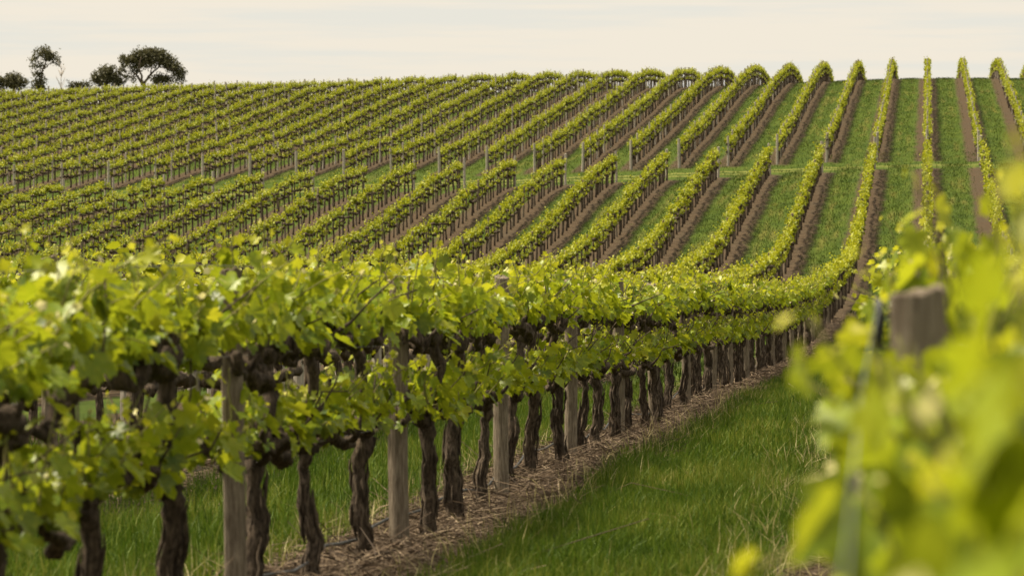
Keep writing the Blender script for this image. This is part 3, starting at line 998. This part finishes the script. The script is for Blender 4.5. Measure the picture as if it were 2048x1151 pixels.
def tree(name, label, base_px, clumps, limbs, group, leaf=0.30, density=1.0, seed=0, trunk_r=0.22, depth=1.0):
    """clumps = (px, py, rx, ry) in photo pixels, limbs = polylines in photo pixels; built at full size with real depth"""
    r = np.random.default_rng(seed)
    base = unproject(base_px, 190, TREE_D)
    gz_ = float(ground_z(base[0], base[1]))
    m = TREE_D / F_PX
    e = link(name, None, loc=(base[0], base[1], gz_)); e.rotation_euler = (0, 0, YAW)
    tag(e, label, 'tree', group)
    def loc(px, py, dy=0.0):
        return np.array([(px - base_px) * m, dy, CAM_Z - (py - 575.5) * m - gz_])
    wood = Bag()
    for L in limbs:
        pts = [loc(p[0], p[1], (p[2] if len(p) > 2 else 0)) for p in L['p']]
        if L.get('root'): pts = [np.array([pts[0][0] * 0.8, 0, -0.3])] + pts
        pts = np.array(pts)
        tt = np.linspace(0, len(pts) - 1, 4 * len(pts))
        pp = np.stack([np.interp(tt, np.arange(len(pts)), pts[:, i]) for i in range(3)], 1) + r.normal(0, 0.04, (len(tt), 3))
        V, F = tube(pp, np.linspace(L['r0'], L['r1'], len(pp)) * 0.68, 7, 0.08, r)
        wood.add(V, F)
    link('trunk', wood.mesh('trunk', [M_GUMBARK]), e)
    P, A = [], []
    for (cx, cy, rx, ry) in clumps:
        R3 = np.array([rx * m, 0.5 * (rx + ry) * m * depth, ry * m])
        ns = max(4, int(rx * ry / 9))
        for _ in range(ns):                                    # small sprays inside each clump
            v = r.normal(0, 1, 3); v /= np.linalg.norm(v); v *= r.random() ** 0.4
            c = loc(cx, cy) + v * R3
            k = int(19 * density)
            P.append(c + r.normal(0, 1, (k, 3)) * np.array([0.22, 0.22, 0.17])); A.append(np.full(k, r.random() * 0.5))
    P = np.concatenate(P); A = np.concatenate(A)
    Rm = frames(r.normal(0, 1, P.shape) + np.array([0, 0, -0.5]), r.normal(0, 1, P.shape))
    V, F = scatter_template(np.array([[0, -0.5, 0], [0.20, 0, 0.03], [0, 0.5, 0], [-0.20, 0, 0.03]]), [np.array([[0, 1, 2, 3]])], P, Rm, leaf * r.uniform(0.7, 1.3, len(P)))
    link('crown', build_mesh('crown', V, F, [M_GUM], age=np.repeat(A, 4)), e)
    return e


G = 'gum trees behind the crest'
tree('gum_tree', 'broad umbrella shaped gum tree with open forked limbs behind the crest', 287,
     [(262, 124, 18, 15), (285, 113, 22, 12), (310, 112, 22, 13), (333, 122, 18, 14), (350, 138, 14, 16), (358, 154, 9, 13), (248, 130, 8, 14), (268, 143, 10, 6),
      (300, 122, 28, 10), (254, 150, 8, 6), (340, 160, 6, 6), (275, 118, 22, 12), (322, 116, 20, 12), (345, 130, 14, 12), (290, 128, 26, 7), (268, 160, 8, 5), (361, 146, 8, 13), (300, 108, 22, 9), (318, 107, 14, 7), (278, 108, 14, 7), (363, 158, 5, 8), (246, 120, 7, 9), (302, 103, 16, 6), (288, 104, 10, 6)],
     [dict(p=[(287, 190), (286, 168)], r0=0.42, r1=0.30, root=1), dict(p=[(286, 170), (276, 155, .4), (264, 140, .8), (256, 128, 1)], r0=0.22, r1=0.07),
      dict(p=[(286, 169), (283, 150, -.6), (280, 132, -1), (284, 116, -1.2)], r0=0.20, r1=0.06), dict(p=[(287, 168), (300, 150, .3), (316, 134, .6), (330, 122, .6)], r0=0.22, r1=0.06),
      dict(p=[(300, 150), (303, 136), (308, 118)], r0=0.13, r1=0.05), dict(p=[(316, 134), (334, 136, -.5), (350, 142, -.8)], r0=0.10, r1=0.04),
      dict(p=[(276, 155), (262, 152), (252, 148)], r0=0.09, r1=0.03)], G, seed=1)
tree('gum_tree', 'dark rounded gum tree touching the left side of the umbrella tree', 215,
     [(205, 150, 20, 14), (215, 141, 18, 11), (228, 152, 14, 13), (195, 160, 12, 10), (216, 163, 24, 9), (236, 160, 9, 11)],
     [dict(p=[(215, 190), (214, 165), (210, 148)], r0=0.35, r1=0.1, root=1), dict(p=[(214, 168), (226, 155), (230, 146)], r0=0.18, r1=0.05)], G, seed=2, density=1.3)
tree('gum_tree', 'small dark bushy tree under the right limb of the umbrella tree', 322,
     [(312, 160, 11, 10), (324, 153, 11, 9), (334, 160, 9, 10), (320, 166, 16, 7)],
     [dict(p=[(322, 190), (322, 170), (320, 155)], r0=0.2, r1=0.06, root=1)], G, seed=3, density=1.1)
tree('gum_tree', 'tall slender gum tree with a tufted crown above bare limbs', 80,
     [(92, 104, 14, 9), (80, 109, 12, 9), (104, 112, 12, 9), (114, 122, 7, 8), (72, 118, 8, 7), (95, 117, 14, 7), (67, 132, 6, 5), (80, 132, 7, 5), (80, 150, 10, 9), (78, 163, 13, 9), (84, 172, 14, 8), (70, 171, 9, 7)],
     [dict(p=[(80, 190), (81, 165), (85, 142), (92, 122), (96, 108)], r0=0.28, r1=0.06, root=1), dict(p=[(85, 142), (78, 128), (74, 116)], r0=0.12, r1=0.04),
      dict(p=[(87, 138), (98, 128, .4), (110, 118, .6)], r0=0.10, r1=0.03), dict(p=[(82, 158), (72, 140), (67, 132)], r0=0.08, r1=0.03)], G, seed=4)
tree('gum_tree', 'dense dark tree at the left edge of the skyline', 28,
     [(28, 158, 16, 12), (40, 166, 14, 12), (16, 166, 12, 12), (30, 170, 22, 9), (4, 160, 8, 8), (2, 172, 10, 8), (-10, 165, 12, 12)],
     [dict(p=[(28, 190), (28, 172), (27, 155)], r0=0.3, r1=0.08, root=1)], G, seed=5, density=1.4)
tree('low_shrub', 'low dark shrub on the skyline left of the rounded gum tree', 158,
     [(146, 171, 9, 6), (160, 168, 9, 6), (172, 171, 8, 6), (158, 174, 20, 5)],
     [dict(p=[(158, 190), (158, 174)], r0=0.15, r1=0.06, root=1)], G, seed=6, density=1.2)

r = np.random.default_rng(9)
base = unproject(117, 190, 425.0)
gz_ = float(ground_z(base[0], base[1])); m = 425.0 / F_PX
e = link('bare_sapling', None, loc=(base[0], base[1], gz_)); e.rotation_euler = (0, 0, YAW)
tag(e, 'pale leafless sapling beside the tall slender gum tree', 'tree')
H = CAM_Z - (128 - 575.5) * m - gz_
wb, tb = Bag(), Bag()
V, F = tube(wiggle((0, 0, -0.3), (0.3, 0, H), 12, 0.15, r), np.linspace(0.09, 0.015, 12), 6); wb.add(V, F)
for _ in range(26):
    z = r.uniform(0.45, 0.95) * H; s = r.choice([-1, 1]); L = r.uniform(0.5, 1.2)
    a = np.array([0.3 * z / H, 0, z])
    V, F = tube(wiggle(a, a + np.array([s * L * 0.45, r.normal(0, 0.4), L]), 5, 0.08, r), np.linspace(0.03, 0.01, 5), 4); tb.add(V, F)
link('trunk', wb.mesh('trunk', [M_DEADWOOD]), e)
link('twigs', tb.mesh('twigs', [M_DEADWOOD]), e)
